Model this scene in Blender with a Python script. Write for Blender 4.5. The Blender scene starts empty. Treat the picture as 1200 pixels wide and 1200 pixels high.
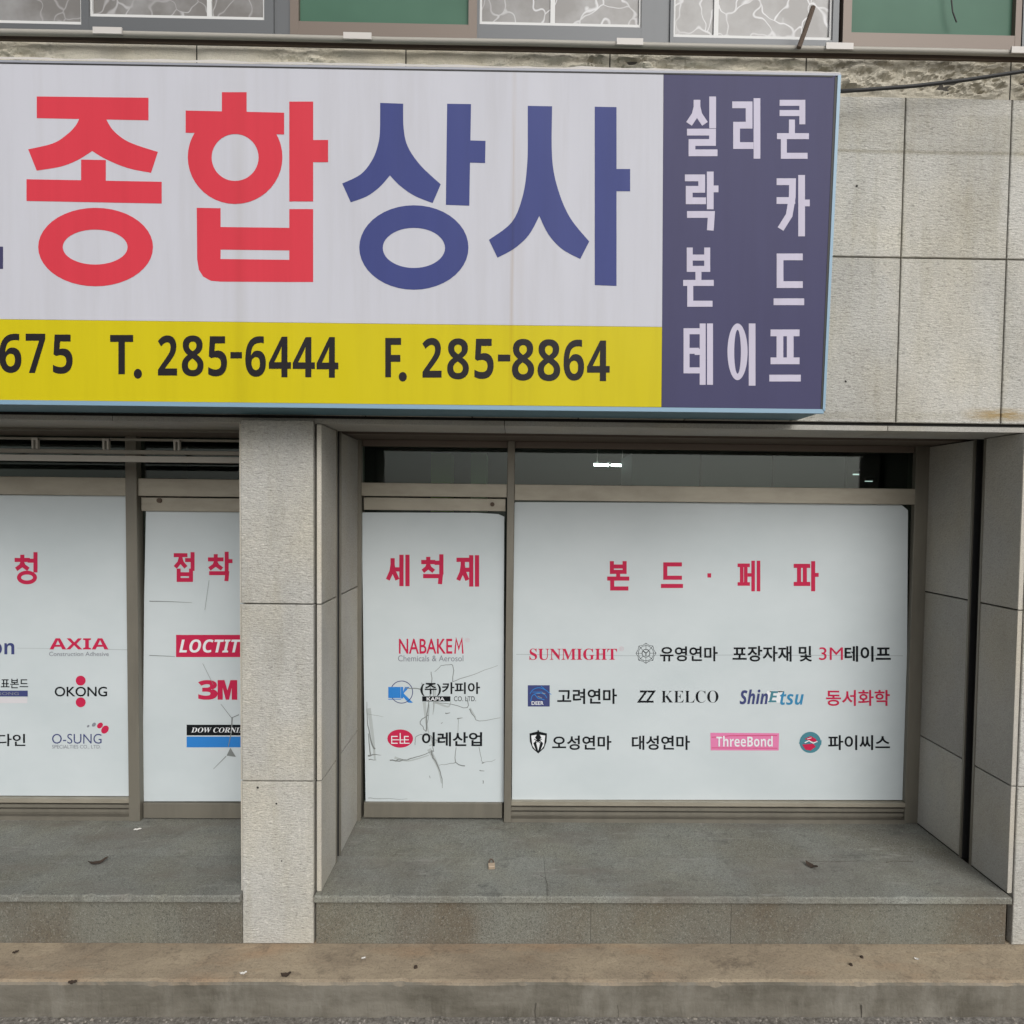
import bpy, math, random
from mathutils import Vector, Matrix, Euler, noise
random.seed(7)
S = bpy.context.scene
COL = S.collection
# ------------------------------------------------------------------ camera
F = 750.0                      # focal length in pixels of the 1200 px picture
PITCH, YAW, ROLL = math.radians(2.0), math.radians(0.8), 0.011
R = Matrix.Rotation(-YAW, 3, 'Z') @ Matrix.Rotation(math.radians(90) - PITCH, 3, 'X') @ Matrix.Rotation(ROLL, 3, 'Z')
RI = R.transposed()
_d = RI @ Vector((0, 1, 0))
CX = 603 - F * _d.x / -_d.z
CY = 596 + F * _d.y / -_d.z
def ray(px, py):
    return R @ Vector(((px - CX) / F, -(py - CY) / F, -1.0))
_r = ray(600, 1192)
H = -_r.z * 2.845 / _r.y       # eye height above the pavement
def at(px, py, Y):             # point of the upright plane at depth Y
    r = ray(px, py); k = Y / r.y
    return Vector((r.x * k, Y, H + r.z * k))
def flo(px, py, z):            # point of the level plane at height z
    r = ray(px, py); k = (z - H) / r.z
    return Vector((r.x * k, r.y * k, z))
def PX(px, py, Y): return at(px, py, Y).x
def PZ(px, py, Y): return at(px, py, Y).z
cd = bpy.data.cameras.new('camera'); cam = bpy.data.objects.new('camera', cd); COL.objects.link(cam)
cam.matrix_world = Matrix.Translation((0, 0, H)) @ R.to_4x4()
cd.sensor_width = 36; cd.lens = 36 * F / 1200; cd.shift_x = (600 - CX) / 1200; cd.shift_y = (CY - 600) / 1200
cd.clip_start = 0.05; cd.clip_end = 1000
S.camera = cam
# ------------------------------------------------------------------ light
SUN_EL, SUN_AZ = math.radians(35), math.radians(160)
W = bpy.data.worlds.new('World'); S.world = W; W.use_nodes = True
wn = W.node_tree; bg = wn.nodes['Background']
sky = wn.nodes.new('ShaderNodeTexSky'); sky.sky_type = 'NISHITA'; sky.sun_disc = False
sky.sun_elevation = SUN_EL; sky.sun_rotation = SUN_AZ; sky.air_density = 1.0; sky.dust_density = 3.0
hs = wn.nodes.new('ShaderNodeHueSaturation'); hs.inputs['Saturation'].default_value = 0.22
wn.links.new(sky.outputs[0], hs.inputs['Color']); wn.links.new(hs.outputs[0], bg.inputs[0])
bg.inputs[1].default_value = 0.12
sl = bpy.data.lights.new('sun', 'SUN'); sl.energy = 1.2; sl.angle = math.radians(35); sl.color = (1, .985, .955)
so = bpy.data.objects.new('sun', sl); COL.objects.link(so)
sdir = Vector((math.sin(SUN_AZ) * math.cos(SUN_EL), math.cos(SUN_AZ) * math.cos(SUN_EL), math.sin(SUN_EL)))
so.rotation_euler = sdir.to_track_quat('Z', 'Y').to_euler()
S.view_settings.view_transform = 'Standard'; S.view_settings.look = 'None'
S.view_settings.gamma = 1; S.view_settings.use_curve_mapping = False; S.view_settings.exposure = 0.13
# ------------------------------------------------------------------ helpers
def tag(o, label=None, cat=None, group=None, kind=None):
    if label: o['label'] = label
    if cat: o['category'] = cat
    if group: o['group'] = group
    if kind: o['kind'] = kind
    return o
def link(name, me, m=None, parent=None):
    o = bpy.data.objects.new(name, me); COL.objects.link(o)
    if m and me and not me.materials: me.materials.append(m)
    if parent: o.parent = parent
    return o
def thing(name, label, cat, group=None):
    o = bpy.data.objects.new(name, None); COL.objects.link(o)
    o.empty_display_size = .1
    return tag(o, label, cat, group)
class MB:
    def __init__(s): s.v = []; s.f = []
    def box(s, x0, x1, y0, y1, z0, z1, b=0.0):
        if x0 > x1: x0, x1 = x1, x0
        if z0 > z1: z0, z1 = z1, z0
        if y0 > y1: y0, y1 = y1, y0
        n = len(s.v)
        if b <= 0:
            s.v += [(x, y, z) for x in (x0, x1) for y in (y0, y1) for z in (z0, z1)]
            s.f += [tuple(n + i for i in q) for q in ((0,1,3,2),(4,6,7,5),(0,4,5,1),(2,3,7,6),(0,2,6,4),(1,5,7,3))]
        else:          # bevelled on the side that faces the street (-Y)
            s.v += [(x0,y1,z0),(x1,y1,z0),(x1,y1,z1),(x0,y1,z1),
                    (x0,y0+b,z0),(x1,y0+b,z0),(x1,y0+b,z1),(x0,y0+b,z1),
                    (x0+b,y0,z0+b),(x1-b,y0,z0+b),(x1-b,y0,z1-b),(x0+b,y0,z1-b)]
            s.f += [tuple(n + i for i in q) for q in ((0,3,2,1),(8,9,10,11),(0,1,5,4),(1,2,6,5),(2,3,7,6),(3,0,4,7),
                     (4,5,9,8),(5,6,10,9),(6,7,11,10),(7,4,8,11))]
        return s
    def poly(s, pts):
        n = len(s.v); s.v += [tuple(p) for p in pts]; s.f.append(tuple(range(n, n + len(pts)))); return s
    def tube(s, pts, r, k=8):
        pts = [Vector(p) for p in pts]; rings = []
        for i, p in enumerate(pts):
            d = (pts[min(i+1, len(pts)-1)] - pts[max(i-1, 0)]).normalized()
            a = d.orthogonal().normalized() if abs(d.z) > .9 else d.cross(Vector((0,0,1))).normalized()
            b = d.cross(a); n = len(s.v); rings.append(n)
            for j in range(k):
                t = 2*math.pi*j/k; q = p + a*r*math.cos(t) + b*r*math.sin(t); s.v.append(tuple(q))
        for a, b in zip(rings, rings[1:]):
            for j in range(k): s.f.append((a+j, a+(j+1)%k, b+(j+1)%k, b+j))
        s.f.append(tuple(rings[0]+j for j in range(k))); s.f.append(tuple(rings[-1]+k-1-j for j in range(k)))
        return s
    def build(s, name, m, parent=None, smooth=False):
        me = bpy.data.meshes.new(name); me.from_pydata(s.v, [], s.f); me.update()
        if smooth:
            for p in me.polygons: p.use_smooth = True
        return link(name, me, m, parent)
def box(name, m, parent, x0, x1, y0, y1, z0, z1, b=0.0):
    return MB().box(x0, x1, y0, y1, z0, z1, b).build(name, m, parent)
# ------------------------------------------------------------------ materials
def mat(name, col, rough=.6, metal=0.0, spec=.5):
    m = bpy.data.materials.new(name); m.use_nodes = True
    b = m.node_tree.nodes['Principled BSDF']
    b.inputs['Base Color'].default_value = (*col, 1); b.inputs['Roughness'].default_value = rough
    b.inputs['Metallic'].default_value = metal; b.inputs['Specular IOR Level'].default_value = spec
    return m
class NT:
    def __init__(s, m): s.t = m.node_tree; s.b = s.t.nodes['Principled BSDF']; s.pos = s.n('ShaderNodeNewGeometry').outputs['Position']
    def n(s, k, **p):
        o = s.t.nodes.new(k)
        for a, v in p.items(): setattr(o, a, v)
        return o
    def l(s, a, b): s.t.links.new(a, b)
    def scaled(s, v, off=(0,0,0)):
        k = s.n('ShaderNodeMapping'); k.inputs['Scale'].default_value = v; k.inputs['Location'].default_value = off
        s.l(s.pos, k.inputs[0]); return k.outputs[0]
    def noise(s, v, scale=1.0, det=4, rough=.6, off=(0,0,0)):
        k = s.n('ShaderNodeTexNoise'); k.inputs['Scale'].default_value = scale; k.inputs['Detail'].default_value = det
        k.inputs['Roughness'].default_value = rough; s.l(s.scaled(v, off), k.inputs['Vector']); return k.outputs['Fac']
    def ramp(s, fac, stops):
        k = s.n('ShaderNodeValToRGB'); e = k.color_ramp.elements
        while len(e) < len(stops): e.new(.5)
        for i, (p, c) in enumerate(stops):
            e[i].position = p; e[i].color = (c, c, c, 1) if isinstance(c, (int, float)) else (*c, 1)
        s.l(fac, k.inputs[0]); return k.outputs[0]
    def mix(s, mode, fac, a, b):
        k = s.n('ShaderNodeMix'); k.data_type = 'RGBA'; k.blend_type = mode
        for i, v in ((0, fac), (6, a), (7, b)):
            if isinstance(v, (int, float)): k.inputs[i].default_value = v
            elif isinstance(v, tuple): k.inputs[i].default_value = (*v, 1)
            else: s.l(v, k.inputs[i])
        return k.outputs[2]
    def bump(s, h, st=.4, dist=.004, prev=None):
        k = s.n('ShaderNodeBump'); k.inputs['Strength'].default_value = st; k.inputs['Distance'].default_value = dist
        s.l(h, k.inputs['Height'])
        if prev is not None: s.l(prev, k.inputs['Normal'])
        return k.outputs[0]
    def band(s, axis, c, w, soft):       # 1 inside a band of world position
        k = s.n('ShaderNodeSeparateXYZ'); s.l(s.pos, k.inputs[0])
        a = s.n('ShaderNodeMath', operation='SUBTRACT'); s.l(k.outputs[axis], a.inputs[0]); a.inputs[1].default_value = c
        b = s.n('ShaderNodeMath', operation='ABSOLUTE'); s.l(a.outputs[0], b.inputs[0])
        r = s.n('ShaderNodeMapRange'); r.inputs['From Min'].default_value = w; r.inputs['From Max'].default_value = w + soft
        r.inputs['To Min'].default_value = 1; r.inputs['To Max'].default_value = 0; s.l(b.outputs[0], r.inputs[0]); return r.outputs[0]
    def mul(s, a, b):
        k = s.n('ShaderNodeMath', operation='MULTIPLY')
        for i, v in ((0, a), (1, b)):
            if isinstance(v, (int, float)): k.inputs[i].default_value = v
            else: s.l(v, k.inputs[i])
        return k.outputs[0]
    def color(s, c): s.l(c, s.b.inputs['Base Color'])
    def normal(s, c): s.l(c, s.b.inputs['Normal'])
def stone(name, col, tool=(26, 26, 78), bump=.55, speck=.35, stain=.25, dark=(.08,.075,.06), rnd=True, dab=0.0):
    m = mat(name, col, .88, spec=.25); t = NT(m)
    sp = t.noise((1,1,1), 260, 3, .7)
    c = t.mix('MIX', speck, col, t.ramp(sp, [(.33, tuple(x*.35 for x in col)), (.46, col), (.6, tuple(min(1, x*1.5) for x in col))]))
    h = t.noise(tool, 1.6, 2, .6)
    if dab:        # short horizontal chisel dabs: dark pits and pale crests
        c = t.mix('MIX', t.mul(t.ramp(t.noise(tool, 1.9, 1, .5, (5,3,9)), [(.60, 0.0), (.72, 1.0)]), dab), c, tuple(x*.45 for x in col))
        c = t.mix('MIX', t.mul(t.ramp(t.noise(tool, 1.7, 1, .5, (1,8,2)), [(.62, 0.0), (.74, 1.0)]), dab), c, tuple(min(.8, x*1.55) for x in col))
    big = t.noise((2.2,2.2,1.3), 1, 5, .62)
    c = t.mix('MIX', t.mul(t.ramp(big, [(.42, 0.0), (.72, 1.0)]), stain), c, dark)
    warm = t.noise((2.4,2.4,1.6), 1.3, 3, .5, (4,2,7))
    c = t.mix('MULTIPLY', t.ramp(warm, [(.4, 0.0), (.7, .7)]), c, (1.03, .985, .88))
    if rnd:
        oi = t.n('ShaderNodeObjectInfo'); c = t.mix('MULTIPLY', 1, c, t.ramp(oi.outputs['Random'], [(0, (.87,.87,.86)), (.5, (.98,.975,.955)), (1, (1.06,1.06,1.05))]))
    if name == 'granite_tooled':     # water marks, drips and a rust stain on the wall
        for z_, w_, k_ in ((ZW1, .003, .8), (ZW1 + .09, .085, .32), (ZW2, .012, .4)):
            f = t.mul(t.band(2, z_, w_, .012), t.ramp(t.noise((5,5,30), 1, 3), [(.3, .25), (.65, 1.0)])); c = t.mix('MULTIPLY', t.mul(f, k_), c, (.62,.60,.52))
        f = t.mul(t.band(2, ZW2 + .012, .010, .03), t.band(0, PX(1172, 484, 3.11), .05, .16)); f = t.mul(f, t.ramp(t.noise((14,14,60), 1, 4), [(.28, 0.0), (.5, 1.0)]))
        c = t.mix('MIX', t.mul(f, .8), c, (.33,.23,.09))
        f = t.mul(t.ramp(t.noise((9,9,.8), 1.4, 4, .6), [(.5, 0.0), (.72, .5)]), 1.0); c = t.mix('MULTIPLY', f, c, (.80,.78,.70))
    if name in ('granite_floor', 'granite_riser'):
        c = t.mix('MIX', t.ramp(t.noise((1,1,1), 130, 2, .8, (3,0,0)), [(.56, 0.0), (.67, .6)]), c, tuple(x*1.9 for x in col))
        c = t.mix('MIX', t.ramp(t.noise((1,1,1), 110, 2, .8, (0,6,0)), [(.56, 0.0), (.67, .65)]), c, tuple(x*.35 for x in col))
    if name == 'granite_floor':      # pale scuffs
        f = t.ramp(t.noise((6,30,6), 1, 5, .7, (2,1,0)), [(.58, 0.0), (.70, .6)]); c = t.mix('MIX', f, c, (.30,.295,.27))
        f = t.ramp(t.noise((22,3,1), 1, 6, .8, (1,5,0)), [(.63, 0.0), (.70, .5)]); c = t.mix('MIX', f, c, (.33,.325,.30))
        f = t.ramp(t.noise((5,9,1), 1, 6, .75, (9,5,0)), [(.57, 0.0), (.68, .6)]); c = t.mix('MIX', f, c, (.10,.10,.09))
        f = t.ramp(t.noise((1.5,5,1), 1.5, 4, .6, (7,1,0)), [(.5, 0.0), (.7, .45)]); c = t.mix('MIX', f, c, (.16,.14,.12))
    t.color(c)
    b1 = t.bump(h, bump, .012)
    t.normal(t.bump(sp, .3, .0018, b1))
    return m
ZW1, ZW2 = PZ(1090, 179, 3.11), PZ(1090, 488, 3.11)
M = {}
M['granite'] = stone('granite_tooled', (.465, .457, .43), bump=.5, dab=.5)
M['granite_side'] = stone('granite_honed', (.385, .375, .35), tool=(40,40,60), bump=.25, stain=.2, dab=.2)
M['granite_edge'] = stone('granite_edge', (.46, .44, .40), bump=.2, stain=.15)
M['rough'] = stone('granite_split_face', (.50, .47, .40), tool=(30,30,50), bump=.4, speck=.2, stain=.12, dark=(.22,.17,.10), dab=0)
M['floor'] = stone('granite_floor', (.195, .20, .18), tool=(18,9,18), bump=.5, speck=.7, stain=.6, dark=(.11,.10,.085))
M['riser'] = stone('granite_riser', (.15, .15, .13), tool=(15,15,15), bump=.45, speck=.7, stain=.7, dark=(.10,.07,.045))
M['joint'] = mat('joint_mortar', (.07, .062, .05), .95)
M['core'] = mat('wall_core', (.05, .045, .038), .95)
M['dark'] = mat('dark_gap', (.012, .011, .010), .9)
M['inside'] = mat('interior_paint', (.065, .085, .07), .8)
M['black'] = mat('black_rubber', (.02, .02, .02), .6)
M['bronze'] = mat('bronze_aluminium', (.17, .15, .12), .45, .3)
t = NT(M['bronze']); t.color(t.mix('MIX', t.ramp(t.noise((9,9,2), 1, 4, .6), [(.4, 0.0), (.7, .5)]), (.20,.185,.15), (.125,.115,.095)))
M['champ'] = mat('champagne_aluminium', (.30, .27, .215), .42, .3)
t = NT(M['champ']); t.color(t.mix('MIX', t.ramp(t.noise((5,5,14), 1, 4, .6), [(.4, 0.0), (.75, .6)]), (.36,.33,.265), (.24,.215,.17)))
M['grey_steel'] = mat('grey_steel', (.12, .125, .13), .5, .3)
M['brown_frame'] = mat('brown_frame', (.17, .135, .11), .5, .2)
M['rail'] = mat('dull_rail', (.36, .34, .30), .6, .1)
M['clip'] = mat('pale_clip', (.55, .52, .49), .5)
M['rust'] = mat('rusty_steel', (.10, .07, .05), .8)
M['leaf'] = mat('dry_leaf', (.045, .03, .02), .9)
M['paper'] = mat('paper_scrap', (.6, .58, .54), .9)
M['brass'] = mat('dull_brass', (.42, .33, .24), .6, .2)
M['green_glass'] = mat('green_backed_glass', (.055, .13, .085), .5, spec=.2)
t = NT(M['green_glass']); t.color(t.mix('MIX', t.noise((2,2,2), 1, 3), (.04,.10,.065), (.085,.18,.125)))
M['window_white'] = mat('white_window_frame', (.62, .62, .61), .5)
m = M['crackle'] = mat('crackle_film', (.3, .29, .28), .35); t = NT(m)
vo = t.n('ShaderNodeTexVoronoi'); vo.feature = 'DISTANCE_TO_EDGE'; vo.inputs['Scale'].default_value = 7.0
dn = t.n('ShaderNodeTexNoise'); dn.inputs['Scale'].default_value = 5; t.l(t.pos, dn.inputs['Vector'])
ad = t.n('ShaderNodeVectorMath', operation='MULTIPLY_ADD'); t.l(dn.outputs['Color'], ad.inputs[0]); ad.inputs[1].default_value = (.30,.0,.30); t.l(t.scaled((1,0,.85)), ad.inputs[2])
t.l(ad.outputs[0], vo.inputs['Vector'])
base = t.mix('MIX', t.ramp(t.noise((4,4,4), 1, 4), [(.4, 0.0), (.65, 1.0)]), (.17,.16,.15), (.27,.265,.26))
t.color(t.mix('MIX', t.ramp(vo.outputs['Distance'], [(.008, 1.0), (.036, 0.0)]), base, t.mix('MIX', t.ramp(t.noise((3,3,3), 1, 3, .6, (6,1,2)), [(.38, 0.0), (.62, 1.0)]), (.30,.29,.285), (.55,.55,.56))))
# sign
def printed(name, col, rough=.5, dirt=.12):
    m = mat(name, col, rough, spec=.18); t = NT(m)
    c = t.mix('MIX', t.mul(t.ramp(t.noise((3,3,.8), 1.5, 5, .6), [(.42, 0.0), (.75, 1.0)]), dirt), col, tuple(x*.72 for x in col))
    c = t.mix('MULTIPLY', t.ramp(t.noise((11,11,.7), 1.3, 5, .65, (2,0,4)), [(.46, 0.0), (.75, .32)]), c, (.80,.78,.74))
    st = t.mul(t.band(0, PX(601,230,2.845), .001, .012), t.ramp(t.noise((60,60,1.2), 1, 3), [(.35, .15), (.7, .8)]))
    c = t.mix('MULTIPLY', t.mul(st, 1.0), c, (.78,.64,.48))
    st = t.mul(t.band(0, PX(606,230,2.845), .0, .05), t.ramp(t.noise((20,20,1.0), 1, 3, .5, (3,0,0)), [(.4, 0.0), (.7, .7)]))
    c = t.mix('MULTIPLY', t.mul(st, .5), c, (.9,.84,.76))
    st = t.mul(t.band(0, PX(281,330,2.845), .004, .04), t.ramp(t.noise((14,14,1.0), 1, 3, .5, (9,0,0)), [(.3, .2), (.7, .8)]))
    c = t.mix('MULTIPLY', t.mul(st, .6), c, (.80,.78,.72))
    t.color(c); t.normal(t.bump(t.noise((2.5,2.5,.8), 1, 2), .5, .03)); return m
M['s_white'] = printed('sign_white', (.52, .525, .575))
M['s_yellow'] = printed('sign_yellow', (.56, .47, .004))
M['s_navy'] = printed('sign_navy', (.052, .050, .118))
M['s_red'] = printed('sign_red', (.60, .040, .062))
M['s_blue'] = printed('sign_blue', (.045, .058, .20))
M['s_ink'] = printed('sign_ink', (.014, .012, .014))
M['s_pale'] = printed('sign_pale_letter', (.52, .49, .60))
M['s_trim'] = mat('sign_blue_trim', (.20, .33, .44), .4)
M['s_side'] = mat('sign_teal_side', (.07, .16, .20), .5)
M['s_tin'] = mat('sign_tin_trim', (.30, .31, .35), .55, .2)
# film and its inks
m = M['film'] = mat('white_window_film', (.62, .68, .70), .35, spec=.4); t = NT(m)
t.color(t.mix('MIX', t.ramp(t.noise((1.5,1.5,2.2), 1, 4, .6), [(.35, 0.0), (.75, 1.0)]), (.56,.61,.625), (.50,.555,.57)))
t.normal(t.bump(t.noise((2,2,2.5), 1, 2), .25, .01))
M['i_red'] = mat('ink_crimson', (.50, .02, .07), .55, spec=.15)
M['i_black'] = mat('ink_black', (.007, .009, .011), .55, spec=.15)
M['i_navy'] = mat('ink_navy', (.05, .06, .17), .55, spec=.15)
M['i_blue'] = mat('ink_blue', (.03, .20, .55), .55, spec=.15)
M['i_grey'] = mat('ink_grey', (.22, .23, .26), .55, spec=.15)
M['i_pink'] = mat('ink_pink', (.68, .20, .38), .55, spec=.15)
M['i_rose'] = mat('ink_pale_rose', (.60, .46, .50), .5)
M['i_white'] = mat('ink_white', (.72, .74, .76), .5)
M['i_sky'] = mat('ink_sky_blue', (.04, .22, .40), .55, spec=.15); M['i_teal'] = mat('ink_teal', (.05, .20, .25), .5)
M['crack'] = mat('crack_dirt', (.19, .205, .20), .8); M['smudge'] = mat('grey_smudge', (.40, .435, .435), .8)
M['seam'] = mat('film_seam', (.36, .40, .41), .7)
# clear glass
m = bpy.data.materials.new('clear_glass'); m.use_nodes = True; M['glass'] = m; nt = m.node_tree; nt.nodes.clear()
out = nt.nodes.new('ShaderNodeOutputMaterial'); mx = nt.nodes.new('ShaderNodeMixShader'); tr = nt.nodes.new('ShaderNodeBsdfTransparent')
gl = nt.nodes.new('ShaderNodeBsdfGlossy'); gl.inputs['Roughness'].default_value = .03; tr.inputs[0].default_value = (.74,.84,.79,1)
fr = nt.nodes.new('ShaderNodeFresnel'); fr.inputs[0].default_value = 1.40
nt.links.new(fr.outputs[0], mx.inputs[0]); nt.links.new(tr.outputs[0], mx.inputs[1]); nt.links.new(gl.outputs[0], mx.inputs[2]); nt.links.new(mx.outputs[0], out.inputs[0])
m = M['lamp'] = mat('lit_tube', (1,1,1)); b = m.node_tree.nodes['Principled BSDF']; b.inputs['Emission Color'].default_value = (.9,1,1,1); b.inputs['Emission Strength'].default_value = 25
m = M['glint_glow'] = mat('reflected_lamp_glow', (.8,.8,.8)); b = m.node_tree.nodes['Principled BSDF']; b.inputs['Emission Color'].default_value = (.9,1,1,1); b.inputs['Emission Strength'].default_value = .9
# ------------------------------------------------------------------ depths and heights
YF, YW, YN, YL, YS = 3.11, 3.85, 3.07, 2.845, 2.845      # wall face, shop window, nosing, lower step, sign face
ZL = PZ(600, 1105, YF)          # top of the lower step
ZP = PZ(760, 961, YW)           # top of the platform (foot of the shop windows)
ZS = PZ(1000, 504, YF)          # soffit over the bays
ZB = PZ(1090, 496.5, YF)        # lower edge of the wall slabs
ZM = PZ(1090, 302.5, YF)        # joint between the two slab courses
ZT = PZ(1090, 114, YF)          # foot of the split-face band
ZR = PZ(1050, 62, YF)           # top of the split-face band
XL, XR = PX(-330, 600, YF), PX(1530, 600, YF)            # how far the building is built
# ================================================================== SETTING
# ground
g = MB(); g.poly([(-150, -150, 0), (150, -150, 0), (150, 150, 0), (-150, 150, 0)])
m = M['ground'] = mat('rough_pavement', (.16,.15,.14), .95, spec=.2); t = NT(m)
c = t.mix('MIX', t.ramp(t.noise((1,1,1), 45, 5, .75), [(.35, 0.0), (.65, 1.0)]), (.11,.10,.085), (.33,.31,.28))
t.color(t.mix('MULTIPLY', t.ramp(t.noise((1,1,1), 1.2, 4), [(.4, 0.0), (.7, .6)]), c, (.7,.67,.62))); t.normal(t.bump(t.noise((1,1,1), 45, 5, .75), .8, .012))
tag(g.build('pavement', m), kind='structure')
# lower step: one cast concrete step with a worn nosing
m = M['step'] = mat('stained_concrete', (.3,.26,.2), .92, spec=.2); t = NT(m)
c = t.mix('MIX', t.ramp(t.noise((1.3,2.5,2), 1.6, 6, .6), [(.36, 0.0), (.66, 1.0)]), (.42,.345,.245), (.29,.235,.17))
c = t.mix('MIX', t.ramp(t.noise((1.1,3,2), 1.5, 5, .6, (5,3,1)), [(.53, 0.0), (.70, .6)]), c, (.35,.23,.14))
c = t.mix('MIX', t.ramp(t.noise((1,1,1), 120, 4, .7), [(.3, .5), (.5, 0.0)]), c, (.12,.10,.08))
c = t.mix('MIX', t.ramp(t.noise((1,1,1), 9, 6, .75, (3,3,3)), [(.55, 0.0), (.68, .55)]), c, (.13,.105,.08))
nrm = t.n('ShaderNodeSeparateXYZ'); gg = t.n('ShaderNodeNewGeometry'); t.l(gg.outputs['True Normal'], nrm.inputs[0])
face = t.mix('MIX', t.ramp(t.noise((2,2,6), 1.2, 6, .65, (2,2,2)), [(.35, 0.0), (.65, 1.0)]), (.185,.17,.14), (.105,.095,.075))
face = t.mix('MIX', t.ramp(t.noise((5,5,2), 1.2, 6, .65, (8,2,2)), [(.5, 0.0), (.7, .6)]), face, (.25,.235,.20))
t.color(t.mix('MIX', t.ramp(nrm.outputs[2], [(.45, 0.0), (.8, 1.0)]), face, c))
t.normal(t.bump(t.noise((1,1,1), 60, 5, .7), .5, .006, t.bump(t.noise((1,1,1), 7, 4, .6), .5, .02)))
st = MB(); N = 560; prof = 7
xs = [XL - .6 + (XR - XL + 1.2) * i / N for i in range(N + 1)]
for x in xs:
    n1 = noise.noise(Vector((x*3, 0, 0))) * .006 + noise.noise(Vector((x*22, 4, 0))) * .0035
    n2 = noise.noise(Vector((x*2, 9, 0))) * .004
    chip = max(0, noise.noise(Vector((x*9, 7, 3))) - .33) * .05
    st.v += [(x, 3.35, ZL), (x, 3.02, ZL + n2*.5), (x, YL + .02 + chip, ZL + n2), (x, YL + .006 + chip*.8 + n1*.3, ZL - .004 + n2), (x, YL + n1, ZL - .014 - chip),
             (x, YL + .004 + n1, .07), (x, YL - .001 + noise.noise(Vector((x*14, 2, 8)))*.012, -.03)]
for i in range(N):
    for j in range(prof - 1): a = i*prof + j; st.f.append((a, a+1, a+prof+1, a+prof))
o = st.build('lower_step', m, None); tag(o, kind='structure')
for px, w_ in ((628, .0022), (1010, .0026), (725, .0012)):
    x = PX(px, 1170, YL); h0 = random.uniform(.0, .03)
    gm = MB().tube([(x, YL - .0005, .0), (x + random.uniform(-.004,.004), YL - .0005, .03), (x + random.uniform(-.006,.006), YL - .0005, .055 + h0)], w_, 4)
    gm.build('crack', M['joint'], o)
# gravel and grit lying along the foot of the step
gr = MB()
for i in range(520):
    x = random.uniform(XL*.75, XR*.75); y = YL - .004 - abs(random.gauss(0, .07)); r = random.uniform(.0025, .009)
    n = len(gr.v)
    for k in range(6):
        a = k*math.pi/3; rr = r*random.uniform(.7, 1.2); gr.v.append((x + rr*math.cos(a), y + rr*math.sin(a), .0))
    gr.v.append((x, y, r*random.uniform(.5, 1))); gr.f += [(n+k, n+(k+1)%6, n+6) for k in range(6)]
m = stone('grit_stone', (.27,.25,.225), bump=.1, rnd=False)
tag(gr.build('grit', m), 'pale grit and crumbs lying along the foot of the lower step', 'grit', kind='stuff')
# platforms: granite floor slabs with a nosing course over riser slabs
XPL, XPR = PX(284, 700, YF), PX(368, 700, YF)            # the pillar between the bays
XB0 = PX(377, 800, YF); XB1 = PX(1189, 800, YF)          # inner faces of the right bay
def platform(x0, x1, cuts_n, cuts_b, cuts_r):
    p = MB().box(x0, x1, YF + .03, 4.9, ZL + .002, ZP - .035).build('platform', M['core']); tag(p, kind='structure')
    ymid = 3.43
    def run(cuts, fn):
        e = [x0] + cuts + [x1]
        for a, b in zip(e, e[1:]): fn(a + .0007, b - .0007)
    def nos(a, b):
        mb = MB(); K = max(8, int((b - a)/.02)); n0 = len(mb.v)
        for i in range(K + 1):
            x = a + (b - a)*i/K; e1 = noise.noise(Vector((x*12, 1, 5)))*.0025 + noise.noise(Vector((x*45, 1, 5)))*.0015
            ch = max(0, noise.noise(Vector((x*11, 21, 3))) - .38) * .06
            mb.v += [(x, ymid - .0015, ZP - .034), (x, YN + .004, ZP - .034), (x, YN + e1, ZP - .030), (x, YN + e1 + ch, ZP - .006 - ch*.3), (x, YN + .007 + e1 + ch, ZP), (x, ymid - .0015, ZP + .0)]
        for i in range(K):
            for j in range(5): q = n0 + i*6 + j; mb.f.append((q, q+6, q+7, q+1))
        mb.f.append(tuple(n0 + j for j in range(6))); mb.f.append(tuple(n0 + K*6 + 5 - j for j in range(6)))
        mb.build('floor_slab', M['floor'], p)
    run(cuts_n, nos)
    run(cuts_b, lambda a, b: box('floor_slab', M['floor'], p, a, b, ymid + .0008, 4.4, ZP - .034, ZP - random.uniform(0, .0015)))
    run(cuts_r, lambda a, b: MB().box(a, b, YF - .008 + random.uniform(0,.003), YF + .028, ZL + .001, ZP - .036, .0006).build('riser_slab', M['riser'], p))
    return p
platform(PX(368, 1060, YN), PX(1186, 1060, YN), [PX(641,1057,YN)], [], [PX(692,1085,YF), PX(856,1085,YF)])
platform(XL, PX(281, 1060, YN), [PX(-80,1057,YN)], [], [PX(-60,1085,YF), PX(185,1085,YF)])
PLR = bpy.data.objects['platform']
def floor_line(pts, w, m, name):
    MB().tube([flo(a, b, ZP) for a, b in pts], w, 4).build(name, m, PLR)
floor_line([(633,1026),(639,1029),(642,1038),(642,1050)], .0014, M['joint'], 'crack')
floor_line([(950,1009.5),(975,1010),(1008,1009)], .0012, M['joint'], 'crack'); floor_line([(1038,1011),(1047,1009),(1070,1010)], .0022, M['joint'], 'crack')
# ================================================================== BUILDING
B = thing('shop_building', 'grey granite faced building with two recessed shop bays and a window row above', 'building')
# backing wall behind the slabs, reaching up past the upper windows
ZTOP = PZ(600, -420, YF)
box('wall_core', M['core'], B, XL, XR, YF + .03, YF + .30, ZS + .012, ZR - .01)
box('upper_wall', M['granite'], B, XL, XR, YF + .02, YF + .30, PZ(600, -230, YF), ZTOP)
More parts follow.
